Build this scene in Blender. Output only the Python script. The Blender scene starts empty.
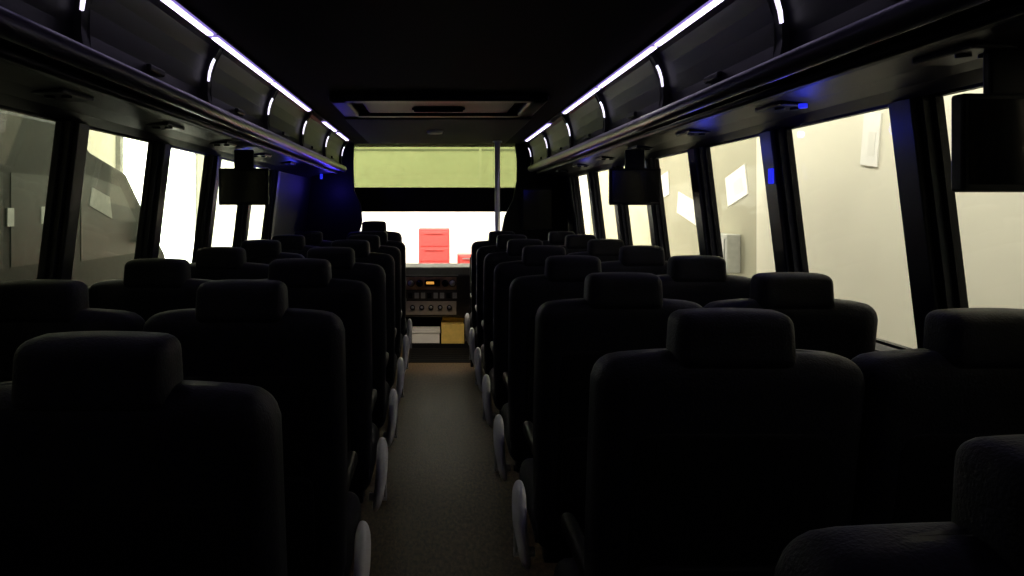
import bpy, bmesh, math, random
from mathutils import Vector, Matrix
random.seed(4)
H=1.37   # eye height above bus floor; helper coordinates for the shell are relative to eye level
F=750.0
sc=bpy.context.scene
try:
    sc.view_settings.view_transform='Standard'
    sc.view_settings.look='None'
except Exception: pass

# ---------------- materials ----------------
def mat(name,col,rough=0.5,metal=0.0,noise=0.0,nscale=20,bump=0.0,bscale=200,emit=None,es=0,spec=0.5,coat=0):
    m=bpy.data.materials.new(name); m.use_nodes=True
    nt=m.node_tree; b=nt.nodes['Principled BSDF']
    b.inputs['Base Color'].default_value=(*col,1); b.inputs['Roughness'].default_value=rough
    b.inputs['Metallic'].default_value=metal
    b.inputs['Specular IOR Level'].default_value=spec
    b.inputs['Coat Weight'].default_value=coat
    tc=nt.nodes.new('ShaderNodeTexCoord')
    if noise>0:
        n=nt.nodes.new('ShaderNodeTexNoise'); n.inputs['Scale'].default_value=nscale; n.inputs['Detail'].default_value=5
        r=nt.nodes.new('ShaderNodeValToRGB')
        r.color_ramp.elements[0].position=.3; r.color_ramp.elements[1].position=.7
        r.color_ramp.elements[0].color=(*[c*(1-noise) for c in col],1)
        r.color_ramp.elements[1].color=(*[min(1,c*(1+noise)) for c in col],1)
        nt.links.new(tc.outputs['Object'],n.inputs['Vector']); nt.links.new(n.outputs['Fac'],r.inputs['Fac'])
        nt.links.new(r.outputs['Color'],b.inputs['Base Color'])
    if bump>0:
        n=nt.nodes.new('ShaderNodeTexNoise'); n.inputs['Scale'].default_value=bscale
        bp=nt.nodes.new('ShaderNodeBump'); bp.inputs['Strength'].default_value=bump; bp.inputs['Distance'].default_value=.002
        nt.links.new(tc.outputs['Object'],n.inputs['Vector']); nt.links.new(n.outputs['Fac'],bp.inputs['Height'])
        nt.links.new(bp.outputs['Normal'],b.inputs['Normal'])
    if emit:
        b.inputs['Emission Color'].default_value=(*emit,1); b.inputs['Emission Strength'].default_value=es
    return m
def glass(name,tint,refl=.06,rough=0.02):
    m=bpy.data.materials.new(name); m.use_nodes=True; nt=m.node_tree; nt.nodes.clear()
    o=nt.nodes.new('ShaderNodeOutputMaterial'); mx=nt.nodes.new('ShaderNodeMixShader')
    t=nt.nodes.new('ShaderNodeBsdfTransparent'); g=nt.nodes.new('ShaderNodeBsdfGlossy')
    t.inputs['Color'].default_value=(*tint,1); g.inputs['Roughness'].default_value=rough
    mx.inputs[0].default_value=refl
    nt.links.new(t.outputs[0],mx.inputs[1]); nt.links.new(g.outputs[0],mx.inputs[2]); nt.links.new(mx.outputs[0],o.inputs[0])
    return m

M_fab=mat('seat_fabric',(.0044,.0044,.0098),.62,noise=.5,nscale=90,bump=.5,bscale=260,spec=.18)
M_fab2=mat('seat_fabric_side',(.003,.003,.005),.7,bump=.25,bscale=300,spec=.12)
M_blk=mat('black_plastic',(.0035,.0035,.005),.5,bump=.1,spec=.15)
M_steel=mat('brushed_steel',(.62,.62,.65),.35,metal=.7)
M_silver=mat('silver_trim_plastic',(.93,.94,1.0),.4,metal=0,noise=.03,spec=.8)
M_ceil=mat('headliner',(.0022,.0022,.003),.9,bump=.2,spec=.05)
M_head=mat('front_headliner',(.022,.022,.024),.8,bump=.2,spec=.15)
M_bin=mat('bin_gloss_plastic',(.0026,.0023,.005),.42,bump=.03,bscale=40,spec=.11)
M_tube=mat('rail_satin_aluminium',(.040,.037,.06),.33,metal=.5)
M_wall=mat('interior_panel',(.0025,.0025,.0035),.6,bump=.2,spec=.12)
M_led=mat('led_white',(1,1,1),emit=(.80,.71,1.0),es=3.6)
M_halo=mat('led_halo',(.3,.25,.5),.5,emit=(.42,.30,1.0),es=.5)  # LED glow halo put in as a dim purple strip around the core
M_ribmark=mat('rib_mark',(1,1,1),emit=(.85,.78,1.0),es=1.5)  # bright emissive mark on each bin rib
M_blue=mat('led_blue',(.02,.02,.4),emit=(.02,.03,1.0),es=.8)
M_scr=mat('screen_glass',(.003,.003,.004),.15,spec=.3)
M_pillar=mat('pillar_trim',(.004,.004,.009),.4,bump=.1,spec=.2)
M_mat=mat('rubber_mat',(.006,.006,.006),.85,spec=.1)
M_glR=glass('side_glass_right',(.97,.97,.94),.025)
M_glL=glass('side_glass_left',(.76,.79,.72),.045)
M_glF=glass('windshield_clear',(.98,.98,.97),.02)
M_glG=glass('windshield_green_band',(.365,.395,.265),.02)
M_white=mat('garage_wall_white',(.79,.76,.63),.8,noise=.05,nscale=1.2,bump=.1)
M_dim=mat('garage_wall_dim',(.43,.41,.30),.8,noise=.08,nscale=1.2,bump=.1)  # wall colour darkened to stand in for dimmer light on the far stretch
M_white2=mat('garage_wall_front',(.85,.84,.76),.8,noise=.04,nscale=1.5)
M_gceil=mat('garage_ceiling',(.5,.5,.45),.9,noise=.1)
M_conc=mat('concrete',(.3,.29,.27),.7,noise=.2,nscale=4,bump=.2)
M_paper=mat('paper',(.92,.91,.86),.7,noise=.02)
M_paperg=mat('print_and_reflection',(.84,.83,.77),.7,noise=.02)  # greyer area inside the poster and the window-reflection sheets
M_grey=mat('grey_metal',(.35,.35,.33),.5,metal=.2,noise=.1)
M_dkgrn=mat('parked_bus_paint',(.011,.014,.011),.5,noise=.15,spec=.15)
M_dkwin=mat('parked_bus_glass',(.021,.027,.022),.35,spec=.2)
M_red=mat('red_enamel',(.82,.10,.095),.5,noise=.05)
M_dash=mat('dash_plastic',(.035,.03,.026),.5,noise=.2)
M_dashp=mat('dash_woodgrain_panel',(.32,.19,.11),.4,noise=.4,nscale=12)
M_dgrey=mat('dash_grey_panel',(.34,.29,.24),.5,noise=.1)
M_gauge=mat('gauge_face',(.5,.48,.42),.4)
M_amber=mat('amber_indicator',(1,.4,.05),emit=(1,.45,.08),es=.6)
M_card=mat('cardboard',(.88,.62,.15),.8,noise=.12,nscale=15)
M_tire=mat('tire_rubber',(.012,.012,.012),.8)
M_day=mat('daylit_panel',(.9,.9,.9),emit=(1,1,.96),es=9)

# aisle runner: speckled brown carpet-vinyl
M_floor=bpy.data.materials.new('aisle_carpet'); M_floor.use_nodes=True
nt=M_floor.node_tree; b=nt.nodes['Principled BSDF']; b.inputs['Roughness'].default_value=.55; b.inputs['Specular IOR Level'].default_value=.22
tc=nt.nodes.new('ShaderNodeTexCoord'); mp=nt.nodes.new('ShaderNodeMapping'); mp.inputs['Scale'].default_value=(30,12,1)
n=nt.nodes.new('ShaderNodeTexNoise'); n.inputs['Scale'].default_value=2.2; n.inputs['Detail'].default_value=9; n.inputs['Roughness'].default_value=.75
r=nt.nodes.new('ShaderNodeValToRGB'); r.color_ramp.elements[0].position=.38; r.color_ramp.elements[1].position=.64
r.color_ramp.elements[0].color=(.024,.015,.007,1); r.color_ramp.elements[1].color=(.135,.086,.040,1)
nt.links.new(tc.outputs['Object'],mp.inputs[0]); nt.links.new(mp.outputs[0],n.inputs['Vector'])
nt.links.new(n.outputs['Fac'],r.inputs['Fac']); nt.links.new(r.outputs['Color'],b.inputs['Base Color'])
bp=nt.nodes.new('ShaderNodeBump'); bp.inputs['Strength'].default_value=.6; bp.inputs['Distance'].default_value=.004
nt.links.new(n.outputs['Fac'],bp.inputs['Height']); nt.links.new(bp.outputs['Normal'],b.inputs['Normal'])

# ---------------- builder ----------------
class B:
    def __init__(s,name,off=(0,0,H)):
        s.name=name; s.bm=bmesh.new(); s.mats=[]; s.off=Vector(off)
    def mi(s,m):
        if m not in s.mats: s.mats.append(m)
        return s.mats.index(m)
    def merge(s,t,m,xf=None,smooth=False):
        k=s.mi(m)
        if xf: bmesh.ops.transform(t,matrix=xf,verts=t.verts)
        bmesh.ops.recalc_face_normals(t,faces=t.faces)
        for f in t.faces: f.material_index=k; f.smooth=smooth
        me=bpy.data.meshes.new('tmp'); t.to_mesh(me); t.free(); s.bm.from_mesh(me); bpy.data.meshes.remove(me)
    def box(s,x0,x1,y0,y1,z0,z1,m,bev=0,seg=2,xf=None):
        t=bmesh.new(); bmesh.ops.create_cube(t,size=1)
        for v in t.verts:
            v.co=Vector((x0+(v.co.x+.5)*(x1-x0),y0+(v.co.y+.5)*(y1-y0),z0+(v.co.z+.5)*(z1-z0)))
        if bev>0: bmesh.ops.bevel(t,geom=list(t.edges),offset=bev,segments=seg,profile=.5,affect='EDGES')
        s.merge(t,m,xf)
    def cyl(s,p0,p1,r,m,seg=20,r2=None):
        p0=Vector(p0);p1=Vector(p1); d=p1-p0
        t=bmesh.new(); bmesh.ops.create_cone(t,cap_ends=True,segments=seg,radius1=r,radius2=r if r2 is None else r2,depth=d.length)
        q=d.to_track_quat('Z','Y').to_matrix().to_4x4()
        s.merge(t,m,Matrix.Translation((p0+p1)/2)@q,True)
    def prism(s,pts,a0,a1,m,axis='Y',xf=None,smooth=False,bev=0):
        t=bmesh.new()
        def P(p,a):
            return (p[0],a,p[1]) if axis=='Y' else ((a,p[0],p[1]) if axis=='X' else (p[0],p[1],a))
        A=[t.verts.new(P(p,a0)) for p in pts]; C=[t.verts.new(P(p,a1)) for p in pts]
        t.faces.new(A); t.faces.new(C[::-1]); n=len(pts)
        for i in range(n): t.faces.new((A[i],A[(i+1)%n],C[(i+1)%n],C[i]))
        if bev>0: bmesh.ops.bevel(t,geom=list(t.edges),offset=bev,segments=2,profile=.5,affect='EDGES')
        s.merge(t,m,xf,smooth)
    def pillow(s,cx,cy,cz,sx,sy,sz,rx,ry,rz,m,fn=None,cuts=14,xf=None):
        t=bmesh.new(); bmesh.ops.create_cube(t,size=2)
        bmesh.ops.subdivide_edges(t,edges=list(t.edges),cuts=cuts,use_grid_fill=True)
        h=(sx/2,sy/2,sz/2); r=(rx,ry,rz)
        for v in t.verts:
            p=[math.sin(v.co[i]*math.pi/2)*h[i] for i in range(3)]
            q=[max(-(h[i]-r[i]),min(h[i]-r[i],p[i])) for i in range(3)]
            d=[(p[i]-q[i])/r[i] for i in range(3)]; L=math.sqrt(sum(a*a for a in d))
            if L>1e-6: p=[q[i]+d[i]/L*r[i] for i in range(3)]
            v.co=Vector(p)
            if fn: v.co=Vector(fn(v.co.x/h[0],v.co.y/h[1],v.co.z/h[2],v.co))
            v.co+=Vector((cx,cy,cz))
        s.merge(t,m,xf,True)
    def mesh(s,name=None):
        bmesh.ops.translate(s.bm,verts=s.bm.verts,vec=s.off)
        me=bpy.data.meshes.new(name or s.name); s.bm.to_mesh(me); s.bm.free()
        for m in s.mats: me.materials.append(m)
        return me
    def done(s,loc=(0,0,0)):
        me=s.mesh(); ob=bpy.data.objects.new(s.name,me); sc.collection.objects.link(ob); ob.location=loc
        return ob
def place(name,me,loc,rot=0,scale=None):
    ob=bpy.data.objects.new(name,me); sc.collection.objects.link(ob); ob.location=loc; ob.rotation_euler[2]=rot
    if scale: ob.scale=scale
    return ob

# ---------------- seats ----------------
def one_seat(b,cx,dz=0,dzb=0):
    def lean(z): return (1.12-z)*.17
    def fb(u,v,w,co):
        x,y,z=co
        z-= .018*abs(u)**2.2*max(0,w)
        z+= dzb*max(0,w)
        x*=1-.04*max(0,-w)
        if v>0: y-= .018*(1-u*u)
        y+= lean(z+.77)
        return (x,y,z)
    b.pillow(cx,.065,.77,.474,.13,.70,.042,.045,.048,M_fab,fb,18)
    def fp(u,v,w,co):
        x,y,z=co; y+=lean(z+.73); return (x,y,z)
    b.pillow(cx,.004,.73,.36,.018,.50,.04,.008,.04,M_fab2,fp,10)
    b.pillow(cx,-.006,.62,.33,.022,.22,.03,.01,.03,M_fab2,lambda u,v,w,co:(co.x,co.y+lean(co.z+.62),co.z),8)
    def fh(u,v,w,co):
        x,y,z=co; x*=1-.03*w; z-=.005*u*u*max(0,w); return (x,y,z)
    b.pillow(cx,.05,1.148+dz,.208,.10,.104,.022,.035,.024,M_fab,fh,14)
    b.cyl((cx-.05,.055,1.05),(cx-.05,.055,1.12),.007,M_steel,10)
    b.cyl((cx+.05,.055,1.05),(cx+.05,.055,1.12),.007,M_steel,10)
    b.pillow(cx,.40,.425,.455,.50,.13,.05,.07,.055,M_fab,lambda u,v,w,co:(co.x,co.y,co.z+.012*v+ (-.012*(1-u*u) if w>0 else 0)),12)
def hinge_cover(b,x,sgn):
    # rounded silver cover, bulging toward the aisle and slimmer at the foot
    def fn(u,v,w,co):
        X,Y,Z=co
        X*=1-.25*max(0,-w); Y*=1-.25*w*w
        X+=sgn*.012*(1-w*w)+sgn*.012*w
        return (X,Y+.02*w*w,Z)
    b.pillow(x+sgn*.012,.305,.375,.042,.115,.27,.019,.045,.05,M_silver,fn,12)
    b.pillow(x+sgn*.038,.305,.38,.012,.05,.17,.005,.02,.03,M_grey,None,8)
    b.cyl((x-sgn*.02,.30,.30),(x+sgn*.044,.30,.30),.014,M_steel,16)
def bench(inner,outer,sgn,name,dz=0,dzb=0):
    b=B(name,(0,0,0))
    one_seat(b,inner,dz,dzb); one_seat(b,outer,dz,dzb)
    ax=inner+sgn*.226
    hinge_cover(b,ax+sgn*.006,sgn)
    for x in (ax-sgn*.014,(inner+outer)/2):
        b.pillow(x,.33,.64,.036,.32,.04,.016,.03,.016,M_blk,None,8)
        b.prism([(.13,.42),(.19,.42),(.19,.65),(.17,.65)],x-.012,x+.012,M_blk,'X',bev=.004)
    lo,hi=min(inner,outer)-.2,max(inner,outer)+.2
    b.box(lo,hi,.18,.22,.32,.365,M_blk,.006); b.box(lo,hi,.52,.56,.32,.365,M_blk,.006)
    for x in (inner-sgn*.05,outer-sgn*.02):
        b.prism([(.16,.34),(.58,.34),(.50,.28),(.44,.03),(.56,0),(.18,0),(.30,.03),(.26,.28)],x-.02,x+.02,M_blk,'X',bev=.004)
    b.cyl((lo+.05,.0,.14),(hi-.05,.0,.14),.014,M_blk,12)
    for x in (lo+.1,hi-.1): b.cyl((x,.0,.14),(x,.24,.30),.010,M_blk,10)
    return b.mesh()
meR=bench(.522,.99,-1,'double_bus_seat',-.009); meL=bench(-.455,-.935,1,'double_bus_seat_mirrored',0,.014)
for k in range(-1,7): place('double_bus_seat',meR,(0,1.28+.755*k,0))
for k in range(0,7): place('double_bus_seat',meL,(0,.97+.755*k,0))
b=B('driver_seat',(0,0,0)); one_seat(b,0)
b.prism([(.2,.36),(.58,.36),(.5,.28),(.48,.05),(.58,0),(.16,0),(.28,.05),(.26,.28)],-.16,.16,M_blk,'X',bev=.005)
b.pillow(.24,.3,.66,.05,.32,.05,.02,.03,.02,M_blk,None,8)
place('driver_seat',b.mesh(),(-.52,6.36,0),0,(1,1,1.05))

# ---------------- bus shell ----------------
Y0,Y1=-1.3,7.0
CX=.02
b=B('floor'); b.box(-1.29,1.33,Y0,8.3,-1.37-.10,-1.37,M_floor); b.done()
b=B('entry_mat'); b.box(-.24,.9,6.64,6.98,-1.37,-1.362,M_mat,.003); b.box(-.24,.45,6.98,7.30,-1.37,-1.362,M_mat,.003)
for i in range(7): b.box(-.22,.43,6.68+i*.09,6.71+i*.09,-1.362,-1.358,M_mat)
b.done()
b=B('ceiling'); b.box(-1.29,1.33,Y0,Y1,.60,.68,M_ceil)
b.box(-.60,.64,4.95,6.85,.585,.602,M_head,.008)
b.done()

pR=[1.90-.775*2,1.90-.775,1.90,2.675,3.45,4.225,5.0,5.775,6.55]
pL=[2.43-.765*3,2.43-.765*2,2.43-.765,2.43,3.195,3.96,4.725,5.49]
ZS,ZT=-.40,.285
def xi(Z): return 1.27-(Z+.38)*.12
wn=[0]
def side(right):
    sg=1 if right else -1
    def X(Z,o=0): 
        return (xi(Z)+o) if right else (2*CX-xi(Z)-o)
    w=B('wall_right' if right else 'wall_left')
    prof=lambda z0,z1,t=.06:[(X(z0),z0),(X(z1),z1),(X(z1,t),z1),(X(z0,t),z0)]
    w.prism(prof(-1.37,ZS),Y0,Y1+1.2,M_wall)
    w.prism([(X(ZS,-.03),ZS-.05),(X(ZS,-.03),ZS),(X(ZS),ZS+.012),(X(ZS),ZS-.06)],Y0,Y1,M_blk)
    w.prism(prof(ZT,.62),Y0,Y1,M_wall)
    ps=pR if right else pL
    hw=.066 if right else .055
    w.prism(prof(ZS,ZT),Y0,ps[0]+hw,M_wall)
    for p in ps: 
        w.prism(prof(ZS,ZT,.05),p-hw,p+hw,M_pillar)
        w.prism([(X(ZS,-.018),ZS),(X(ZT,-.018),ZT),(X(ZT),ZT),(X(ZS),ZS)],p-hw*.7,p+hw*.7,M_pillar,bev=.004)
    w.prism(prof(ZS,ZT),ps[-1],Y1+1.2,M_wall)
    w.done()
    for a,c in zip(ps[:-1],ps[1:]):
        wn[0]+=1
        g=B('window_%d'%wn[0]); y0=a+hw;y1=c-hw
        g.prism([(X(ZS,.03),ZS),(X(ZT,.03),ZT),(X(ZT,.034),ZT),(X(ZS,.034),ZS)],y0,y1,M_glR if right else M_glL)
        e=.014
        for (u0,u1,z0,z1) in ((y0,y1,ZS,ZS+e),(y0,y1,ZT-e,ZT),(y0,y0+e,ZS,ZT),(y1-e,y1,ZS,ZT)):
            g.prism([(X(z0,.022),z0),(X(z1,.022),z1),(X(z1,.042),z1),(X(z0,.042),z0)],u0,u1,M_blk)
        g.done()
    q=lambda x,z:((x,z) if right else (2*CX-x,z))
    r=B('overhead_luggage_rack')
    y_a,y_b=Y0+.02,6.75
    outer=[q(.80,.598),q(.835,.575),q(.858,.53),q(.872,.48),q(.878,.42),q(.872,.375),q(.90,.335),q(.97,.315),q(1.06,.305),q(1.13,.29),q(1.175,.270),q(1.175,.30),q(1.145,.598)]
    r.prism(outer,y_a,y_b,M_bin)
    r.cyl((q(.862,0)[0],y_a,.352),(q(.862,0)[0],y_b,.352),.028,M_tube,24)
    r.cyl((q(.925,0)[0],y_a,.318),(q(.925,0)[0],y_b,.318),.012,M_bin,16)
    base=2.84 if right else 2.72
    for k in range(-4,5):
        y=base+.965*k
        if y<y_a+.05 or y>y_b-.05: continue
        rib=[q(.785,.598),q(.818,.575),q(.842,.53),q(.856,.48),q(.862,.42),q(.852,.37),q(.89,.36),q(.9,.598)]
        r.prism(rib,y-.022,y+.022,M_blk,bev=.004)
        st=[q(.834,.532),q(.843,.512),q(.851,.485),q(.856,.455),q(.861,.455),q(.858,.485),q(.850,.515),q(.839,.536)]
        r.prism([ (p[0]-sg*.006,p[1]) for p in st],y-.036,y-.024,M_ribmark)
        r.box(*sorted((q(.864,0)[0],q(.884,0)[0])),y+.42,y+.54,.40,.42,M_bin,.005)
    for p in [ps_+.36 for ps_ in ps[:-1]]:
        xx=sorted((q(1.00,0)[0],q(1.09,0)[0]))
        r.box(xx[0],xx[1],p-.09,p+.09,.298,.325,M_bin,.006)
        for dx in (.025,.07): r.cyl((xx[0]+dx,p-.03,.292),(xx[0]+dx,p-.03,.30),.014,M_blk,16)
    r.done()
    l=B('led_light_strip'); cx=q(.795,0)[0]
    segs=[(-1.2,-.3),(-.2,.7),(.78,1.66),(1.72,2.68),(2.72,3.61),(3.66,4.60),(5.22,5.80),(5.86,6.5)] if right else [(-1.2,-.3),(-.2,.66),(.74,1.58),(1.66,2.52),(2.57,3.45),(3.50,4.48),(5.1,5.67),(5.83,6.45)]
    l.box(cx-.020,cx+.020,-1.25,6.7,.589,.597,M_blk)
    for (a,c) in segs:
        l.box(cx-.018,cx+.018,a-.015,c+.015,.584,.591,M_halo,.003)
        l.box(cx-.0105,cx+.0105,a,c,.578,.586,M_led,.003)
    l.done()
side(True); side(False)

b=B('wall_back'); b.box(-1.29,1.33,Y0-.06,Y0,-1.37,.66,M_wall); b.box(-.9,.94,Y0,Y0+.02,-.3,.3,M_blk,.008); b.done()

b=B('roof_hatch')
for (x0,x1,y0,y1) in ((-.56,.60,3.92,4.02),(-.56,.60,4.56,4.66),(-.56,-.46,3.92,4.66),(.50,.60,3.92,4.66)):
    b.box(x0,x1,y0,y1,.560,.600,M_bin,.015,3)
b.box(-.40,.44,4.06,4.52,.572,.602,M_blk,.012)
b.cyl((-.12,4.29,.56),(.16,4.29,.56),.012,M_blk,14)
for x in (-.12,.16): b.cyl((x,4.29,.56),(x,4.29,.59),.012,M_blk,12)
b.done()

def monitor(x0,x1,y,z0,z1):
    b=B('ceiling_monitor')
    b.box(x0,x1,y,y+.035,z0,z1,M_blk,.006)
    b.box(x0+.012,x1-.012,y-.002,y+.004,z0+.014,z1-.012,M_scr)
    cx=(x0+x1)/2
    b.box(cx-.05,cx+.05,y+.008,y+.03,z1-.01,.30,M_blk,.005)
    b.done()
monitor(.90,1.165,3.86,.015,.205)
monitor(.985,1.20,1.40,.03,.215)
monitor(-1.115,-.86,3.86,.015,.205)

b=B('grab_pole'); b.cyl((.545,6.55,-1.37),(.545,6.55,.60),.023,M_steel,24)
b.cyl((.545,6.55,-1.37),(.545,6.55,-1.35),.045,M_steel,24); b.cyl((.545,6.55,.575),(.545,6.55,.585),.04,M_steel,24); b.done()
b=B('modesty_panel'); b.box(.30,1.2,6.46,6.49,-1.25,-.42,M_wall,.01)
for x in (.32,1.17): b.cyl((x,6.475,-1.37),(x,6.475,-.40),.014,M_blk,16)
b.cyl((.32,6.475,-.40),(1.17,6.475,-.40),.014,M_blk,16); b.done()

# ---------------- front bulkhead, windshield, dash ----------------
def fx(px,d): return (px-435)/F*d
def fz(py,d): return (208-py)/F*d
d=7.0
b=B('wall_front')
Rp=[(515,140),(517,160),(517,180),(513,200),(505,216),(501,235),(499,262),(498,350)]
rp=[(fx(p,d),fz(q,d)) for p,q in Rp]; rp[-1]=(rp[-1][0],-1.37)
b.prism(rp+[(1.30,-1.37),(1.20,.62),(rp[0][0],.62)],d,d+.06,M_wall)
Lp=[(354,140),(353,165),(354,190),(361,206),(362,222),(357,240),(350,262)]
lp=[(fx(p,d),fz(q,d)) for p,q in Lp]
b.prism(lp+[(lp[-1][0],-1.37),(-1.26,-1.37),(-1.16,.62),(lp[0][0],.62)],d,d+.06,M_wall)
b.box(-1.26,-1.20,d,8.3,-1.37,.66,M_wall)
b.box(-1.2,1.25,8.22,8.3,-1.37,-.62,M_wall)
b.box(-1.2,1.25,7.0,7.5,.61,.68,M_wall)
b.done()
b=B('front_side_panel')
b.box(.80,1.10,6.95,6.998,-.22,.20,M_blk,.01); b.box(.82,1.08,6.945,6.952,-.19,.17,M_scr); b.done()

def wy(z): return 7.15+(.60-z)*.85
def rakeprism(B_,x0,x1,z0,z1,m,t=.01):
    B_.prism([(wy(z0),z0),(wy(z1),z1),(wy(z1)+t,z1),(wy(z0)+t,z0)],x0,x1,m,'X')
g=B('windshield')
rakeprism(g,-1.13,1.15,.20,.62,M_glG)
rakeprism(g,-1.13,1.15,-.62,.19,M_glF)
rakeprism(g,-1.13,1.15,.155,.20,M_blk,.03)
rakeprism(g,-1.13,1.15,-.66,-.61,M_blk,.03)
g.done()
v=B('sun_visor')
v.prism([(7.34,.185),(7.36,.19),(7.42,-.03),(7.40,-.04)],-1.0,1.05,M_blk,'X',bev=.005)
v.cyl((-1.0,7.35,.19),(1.05,7.35,.19),.012,M_blk,14); v.done()

b=B('dashboard')
prof=[(7.35,-.66),(7.42,-.585),(7.75,-.57),(8.15,-.62),(8.15,-1.085),(7.6,-1.085),(7.42,-1.08)]
b.prism(prof,-1.1,.62,M_dash,'X',bev=.015)
X0,X1=-.30,.225
b.prism([(7.335,-.66),(7.36,-.655),(7.41,-1.07),(7.39,-1.07)],X0,X1,M_dash,'X',bev=.003)
def onp(z): return 7.335+(-.66-z)*.13
def pan(x0,x1,z0,z1,m,p=.008): b.prism([(onp(z0)-p,z0),(onp(z1)-p,z1),(onp(z1)+.01,z1),(onp(z0)+.01,z0)],x0,x1,m,'X')
pan(X0+.015,X1-.015,-.80,-.675,M_dashp); pan(X0+.015,X1-.015,-.90,-.815,M_dash,.01); pan(X0+.015,X1-.015,-1.05,-.915,M_dgrey)
for i,x in enumerate((-.235,-.15,.10,.17)):
    b.cyl((x,onp(-.735)-.022,-.735),(x,onp(-.735),-.735),.034,M_blk,24); b.cyl((x,onp(-.735)-.025,-.735),(x,onp(-.735)-.02,-.735),.028,M_gauge if i in(0,3) else M_scr,24)
pan(-.10,.05,-.765,-.70,M_scr,.014)
pan(-.085,-.01,-.745,-.72,M_amber,.016)
for i in range(8):
    x=-.262+i*.062; pan(x,x+.042,-.885,-.83,M_grey if i%3 else M_blk,.02)
for i in range(5):
    x=-.22+i*.09; b.cyl((x,onp(-.975)-.03,-.975),(x,onp(-.975),-.975),.024,M_blk,20)
    b.cyl((x,onp(-.975)-.034,-.975),(x,onp(-.975)-.028,-.975),.014,M_steel,16)
b.done()
b=B('steering_wheel')
t=bmesh.new(); R,rr=.22,.016; NN=40;K=10; vs=[]
for i in range(NN):
    a=2*math.pi*i/NN; vs.append([t.verts.new(((R+rr*math.cos(2*math.pi*j/K))*math.cos(a),(R+rr*math.cos(2*math.pi*j/K))*math.sin(a),rr*math.sin(2*math.pi*j/K))) for j in range(K)])
for i in range(NN):
    for j in range(K): t.faces.new((vs[i][j],vs[(i+1)%NN][j],vs[(i+1)%NN][(j+1)%K],vs[i][(j+1)%K]))
b.merge(t,M_blk,Matrix.Translation((-.55,7.16,-.62))@Matrix.Rotation(math.radians(55),4,'X'),True)
b.cyl((-.55,7.16,-.62),(-.55,7.345,-.78),.03,M_blk,20)
for a in (-.20,.20): b.cyl((-.55,7.17,-.63),(-.55+a,7.16,-.62),.011,M_blk,12)
b.cyl((-.55,7.16,-.62),(-.55,7.05,-.77),.011,M_blk,12)
b.done()
b=B('front_step_platform'); b.box(-.26,.34,7.32,7.9,-1.37,-1.325,M_mat,.004); b.done()
b=B('white_storage_box'); b.box(-.225,.045,7.35,7.50,-1.325,-1.20,M_paper,.004); b.box(-.232,.052,7.343,7.507,-1.225,-1.185,M_paper,.004); b.done()
b=B('cardboard_box'); b.box(.062,.285,7.33,7.50,-1.325,-1.14,M_card,.003)
b.prism([(.062,-1.14),(.285,-1.14),(.295,-1.10),(.08,-1.09)],7.50,7.504,M_card); b.done()

# ---------------- small blue courtesy lights ----------------
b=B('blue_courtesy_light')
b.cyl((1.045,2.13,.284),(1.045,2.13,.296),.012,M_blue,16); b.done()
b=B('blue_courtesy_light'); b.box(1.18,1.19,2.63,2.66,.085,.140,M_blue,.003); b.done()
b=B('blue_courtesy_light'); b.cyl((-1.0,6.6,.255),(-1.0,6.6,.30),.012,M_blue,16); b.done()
def pl(loc,col,e,r=.03):
    l=bpy.data.lights.new('blue_glow','POINT'); l.color=col; l.energy=e; l.shadow_soft_size=r
    o=bpy.data.objects.new('blue_courtesy_bulb',l); sc.collection.objects.link(o); o.location=(loc[0],loc[1],loc[2]+H)
pl((1.08,2.22,.20),(.05,.07,1),.4); pl((1.06,3.0,.20),(.05,.07,1),.35); pl((-.90,6.80,.16),(.09,.06,1),2.4); pl((-1.0,4.0,.24),(.05,.07,1),.3)
pl((1.02,5.2,.2),(.06,.06,1),.25); pl((-1.0,5.3,.22),(.06,.06,1),.5)

b=B('added_front_lamp'); b.cyl((0,5.7,.565),(0,5.7,.586),.055,M_grey,28,.065); b.done()  # added fixture and spot, to brighten dash, boxes and far aisle
l=bpy.data.lights.new('front_fill_spot','SPOT'); l.energy=95; l.spot_size=math.radians(42); l.spot_blend=.9; l.color=(1,.84,.62); l.shadow_soft_size=.04
o=bpy.data.objects.new('front_fill_bulb',l); sc.collection.objects.link(o); o.location=(0,5.7,.55+H)
o.rotation_euler=(Vector((0,6.75,-1.2))-Vector((0,5.7,.55))).to_track_quat('-Z','Y').to_euler()

# ---------------- garage ----------------
GX0,GX1,GY0,GY1,GZ0,GZ1=-4.6,3.0,-4,14.5,-2.1,2.9
b=B('garage_floor'); b.box(GX0,GX1,GY0,GY1,GZ0-.1,GZ0,M_conc); b.done()
b=B('garage_ceiling'); b.box(GX0,GX1,GY0,GY1,GZ1,GZ1+.1,M_gceil); b.done()
b=B('garage_wall_right'); b.box(GX1,GX1+.1,GY0,7.0,GZ0,GZ1,M_white); b.box(GX1,GX1+.1,7.0,GY1,GZ0,GZ1,M_dim)
b.done()
b=B('garage_wall_left'); b.box(GX0-.1,GX0,GY0,GY1,GZ0,GZ1,M_white); b.done()
b=B('garage_wall_back'); b.box(GX0,GX1,GY0-.1,GY0,GZ0,GZ1,M_white); b.done()
b=B('garage_wall_front'); b.box(GX0,GX1,GY1,GY1+.1,GZ0,GZ1,M_white2)
b.box(GX0,GX1,GY1-.02,GY1,1.10,1.14,M_grey); b.box(GX0,GX1,GY1-.02,GY1,.32,.37,M_paper); b.box(.85,.9,GY1-.03,GY1,.3,2.8,M_paper); b.done()
b=B('garage_roller_door')
for i in range(8):
    z=GZ0+i*.42; b.box(GX0+.001,GX0+.04,10.9,14.2,z+.01,z+.41,M_day,.01)
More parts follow.
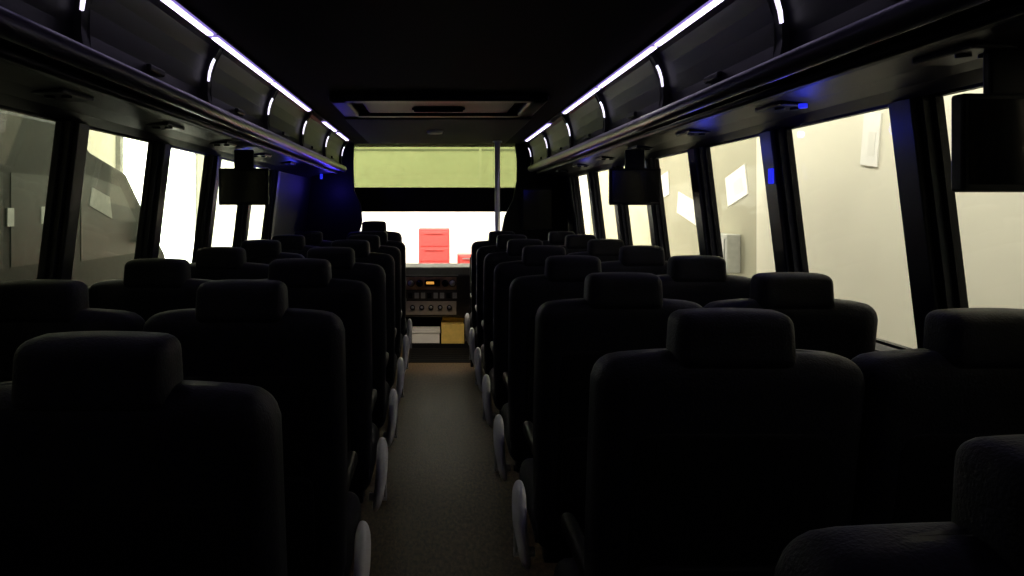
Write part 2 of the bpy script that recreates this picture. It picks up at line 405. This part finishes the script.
b.box(GX0+.001,GX0+.07,10.8,10.9,GZ0,1.35,M_grey); b.box(GX0+.001,GX0+.07,14.2,14.3,GZ0,1.35,M_grey); b.done()
for (y,z,wy_,hz,rt) in ((5.15,.47,.20,.36,8),(7.45,.22,.50,.30,-14),(8.9,.0,.7,.26,12),(9.9,.28,.6,.3,-8)):  # first is a poster; the others are window-glass reflections built as white sheets
    b=B('notice_and_reflection'); b.box(GX1-.012,GX1-.001,-wy_/2,wy_/2,-hz/2,hz/2,M_paper)
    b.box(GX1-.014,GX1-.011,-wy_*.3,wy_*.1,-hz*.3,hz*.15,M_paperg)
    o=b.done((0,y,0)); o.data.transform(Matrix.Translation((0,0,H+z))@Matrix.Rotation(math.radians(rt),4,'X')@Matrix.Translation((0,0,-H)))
b=B('electrical_panel'); b.box(GX1-.14,GX1-.002,7.35,7.85,-.64,-.26,M_gceil,.01); b.box(GX1-.15,GX1-.135,7.40,7.80,-.60,-.30,M_grey,.005)
b.cyl((GX1-.05,7.8,-2.1),(GX1-.05,7.8,-.64),.02,M_grey,12); b.cyl((GX1-.16,7.45,-.45),(GX1-.145,7.45,-.45),.02,M_blk,12); b.done()
b=B('red_tool_cabinet')
x0,x1,y0,y1=-.27,.24,12.2,12.7
b.box(x0,x1,y0,y1,-2.0,-.33,M_red,.02)
for i,(z0,z1) in enumerate(((-.62,-.38),(-.86,-.65),(-1.08,-.89),(-1.3,-1.11),(-1.6,-1.33),(-1.92,-1.63))):
    b.box(x0+.03,x1-.03,y0-.006,y0,z0,z1,M_red,.004); b.box(x0+.10,x1-.10,y0-.016,y0-.005,z1-.04,z1-.025,M_red,.004)
for x in (x0+.07,x1-.07):
    for y in (y0+.07,y1-.07): b.cyl((x-.02,y,-2.05),(x+.02,y,-2.05),.05,M_tire,16)
b.done()
b=B('red_tool_cabinet'); b.box(.38,.75,12.6,13.0,-2.0,-.78,M_red,.02)
for i in range(4): b.box(.41,.72,12.585,12.6,-1.9+i*.28,-1.65+i*.28,M_red,.006); b.box(.46,.67,12.57,12.59,-1.70+i*.28,-1.68+i*.28,M_steel)
for x in (.45,.68):
    for y in (12.67,12.93): b.cyl((x-.02,y,-2.05),(x+.02,y,-2.05),.05,M_tire,16)
b.done()
b=B('parked_shuttle_bus')
px0,px1=-4.3,-3.0
body=[(2.6,-1.75),(2.6,.60),(2.7,.70),(6.15,.70),(6.3,.60),(6.5,.44),(7.3,.34),(7.85,-.15),(8.35,-.50),(8.45,-.8),(8.45,-1.75)]
b.prism(body,px0,px1,M_dkgrn,'X',bev=.04)
for i in range(4):
    y=2.9+i*.80; b.box(px1-.005,px1+.004,y,y+.70,-.42,.25,M_dkwin)
b.prism([(6.35,-.45),(6.35,.30),(7.15,.20),(7.65,-.25),(7.6,-.45)],px1-.005,px1+.004,M_dkwin,'X')
b.box(px1,px1+.012,2.7,8.2,-.72,-.68,M_dkwin)
for (y,z,s) in ((5.0,-.08,.08),(5.25,-.06,.08),(5.7,-.05,.07)): b.box(px1+.003,px1+.010,y,y+s,z-.07,z+.06,M_gceil)  # light reflections in the bus windows, put in as pale patches
b.prism([(6.5,.02),(6.95,-.10),(6.9,.10),(6.55,.18)],px1+.003,px1+.010,M_gceil,'X')
b.pillow(px1+.12,7.72,-.25,.10,.10,.26,.03,.03,.05,M_dkgrn,None,8); b.cyl((px1-.02,7.72,-.35),(px1+.12,7.72,-.30),.02,M_dkgrn,10)
for y in (3.6,7.5):
    b.cyl((px1-.25,y,-1.68),(px1+.02,y,-1.68),.42,M_tire,32); b.cyl((px1+.01,y,-1.68),(px1+.04,y,-1.68),.22,M_grey,24)
    b.cyl((px0,y,-1.68),(px0+.25,y,-1.68),.42,M_tire,32)
b.done()

def lamp(x,y,z,target,e,col=(1,.97,.88),sx=1.4,sy=.35):
    dv=Vector(target)-Vector((x,y,z)); q=dv.to_track_quat('-Z','Y')
    b=B('garage_strip_lamp',(0,0,0)); 
    b.box(-sx/2-.05,sx/2+.05,-sy/2-.04,sy/2+.04,.03,.10,M_grey,.01)
    o=b.done((x,y,z+H)); o.rotation_mode='QUATERNION'; o.rotation_quaternion=q
    l=bpy.data.lights.new('garage_lamp','AREA'); l.shape='RECTANGLE'; l.size=sx; l.size_y=sy; l.energy=e; l.color=col
    lo=bpy.data.objects.new('lamp_tube_light',l); sc.collection.objects.link(lo); lo.parent=o; lo.location=(0,0,0)
for y,e in ((1.2,68),(4.2,74),(7.2,62),(10.2,50)): lamp(1.7,y,2.35,(3.0,y,0),e)
for x in (-2.2,0,1.9): lamp(x,11.2,2.4,(x,14.5,.2),200)
for y in (5.0,9.5): lamp(-1.9,y,2.4,(-4.6,y,.2),125)
lamp(-1.9,1.5,2.4,(-4.6,1.5,.2),25)

w=bpy.data.worlds.new('world'); sc.world=w; w.use_nodes=True
w.node_tree.nodes['Background'].inputs[0].default_value=(.6,.7,1,1); w.node_tree.nodes['Background'].inputs[1].default_value=.05

cam=bpy.data.cameras.new('camera'); co=bpy.data.objects.new('camera',cam); sc.collection.objects.link(co)
co.location=(0,0,H); co.rotation_euler=(math.radians(90),0,0)
cam.sensor_width=36; cam.lens=F/1024*36; cam.shift_x=77/1024; cam.shift_y=-80/1024; cam.clip_start=.02; cam.clip_end=60
sc.camera=co
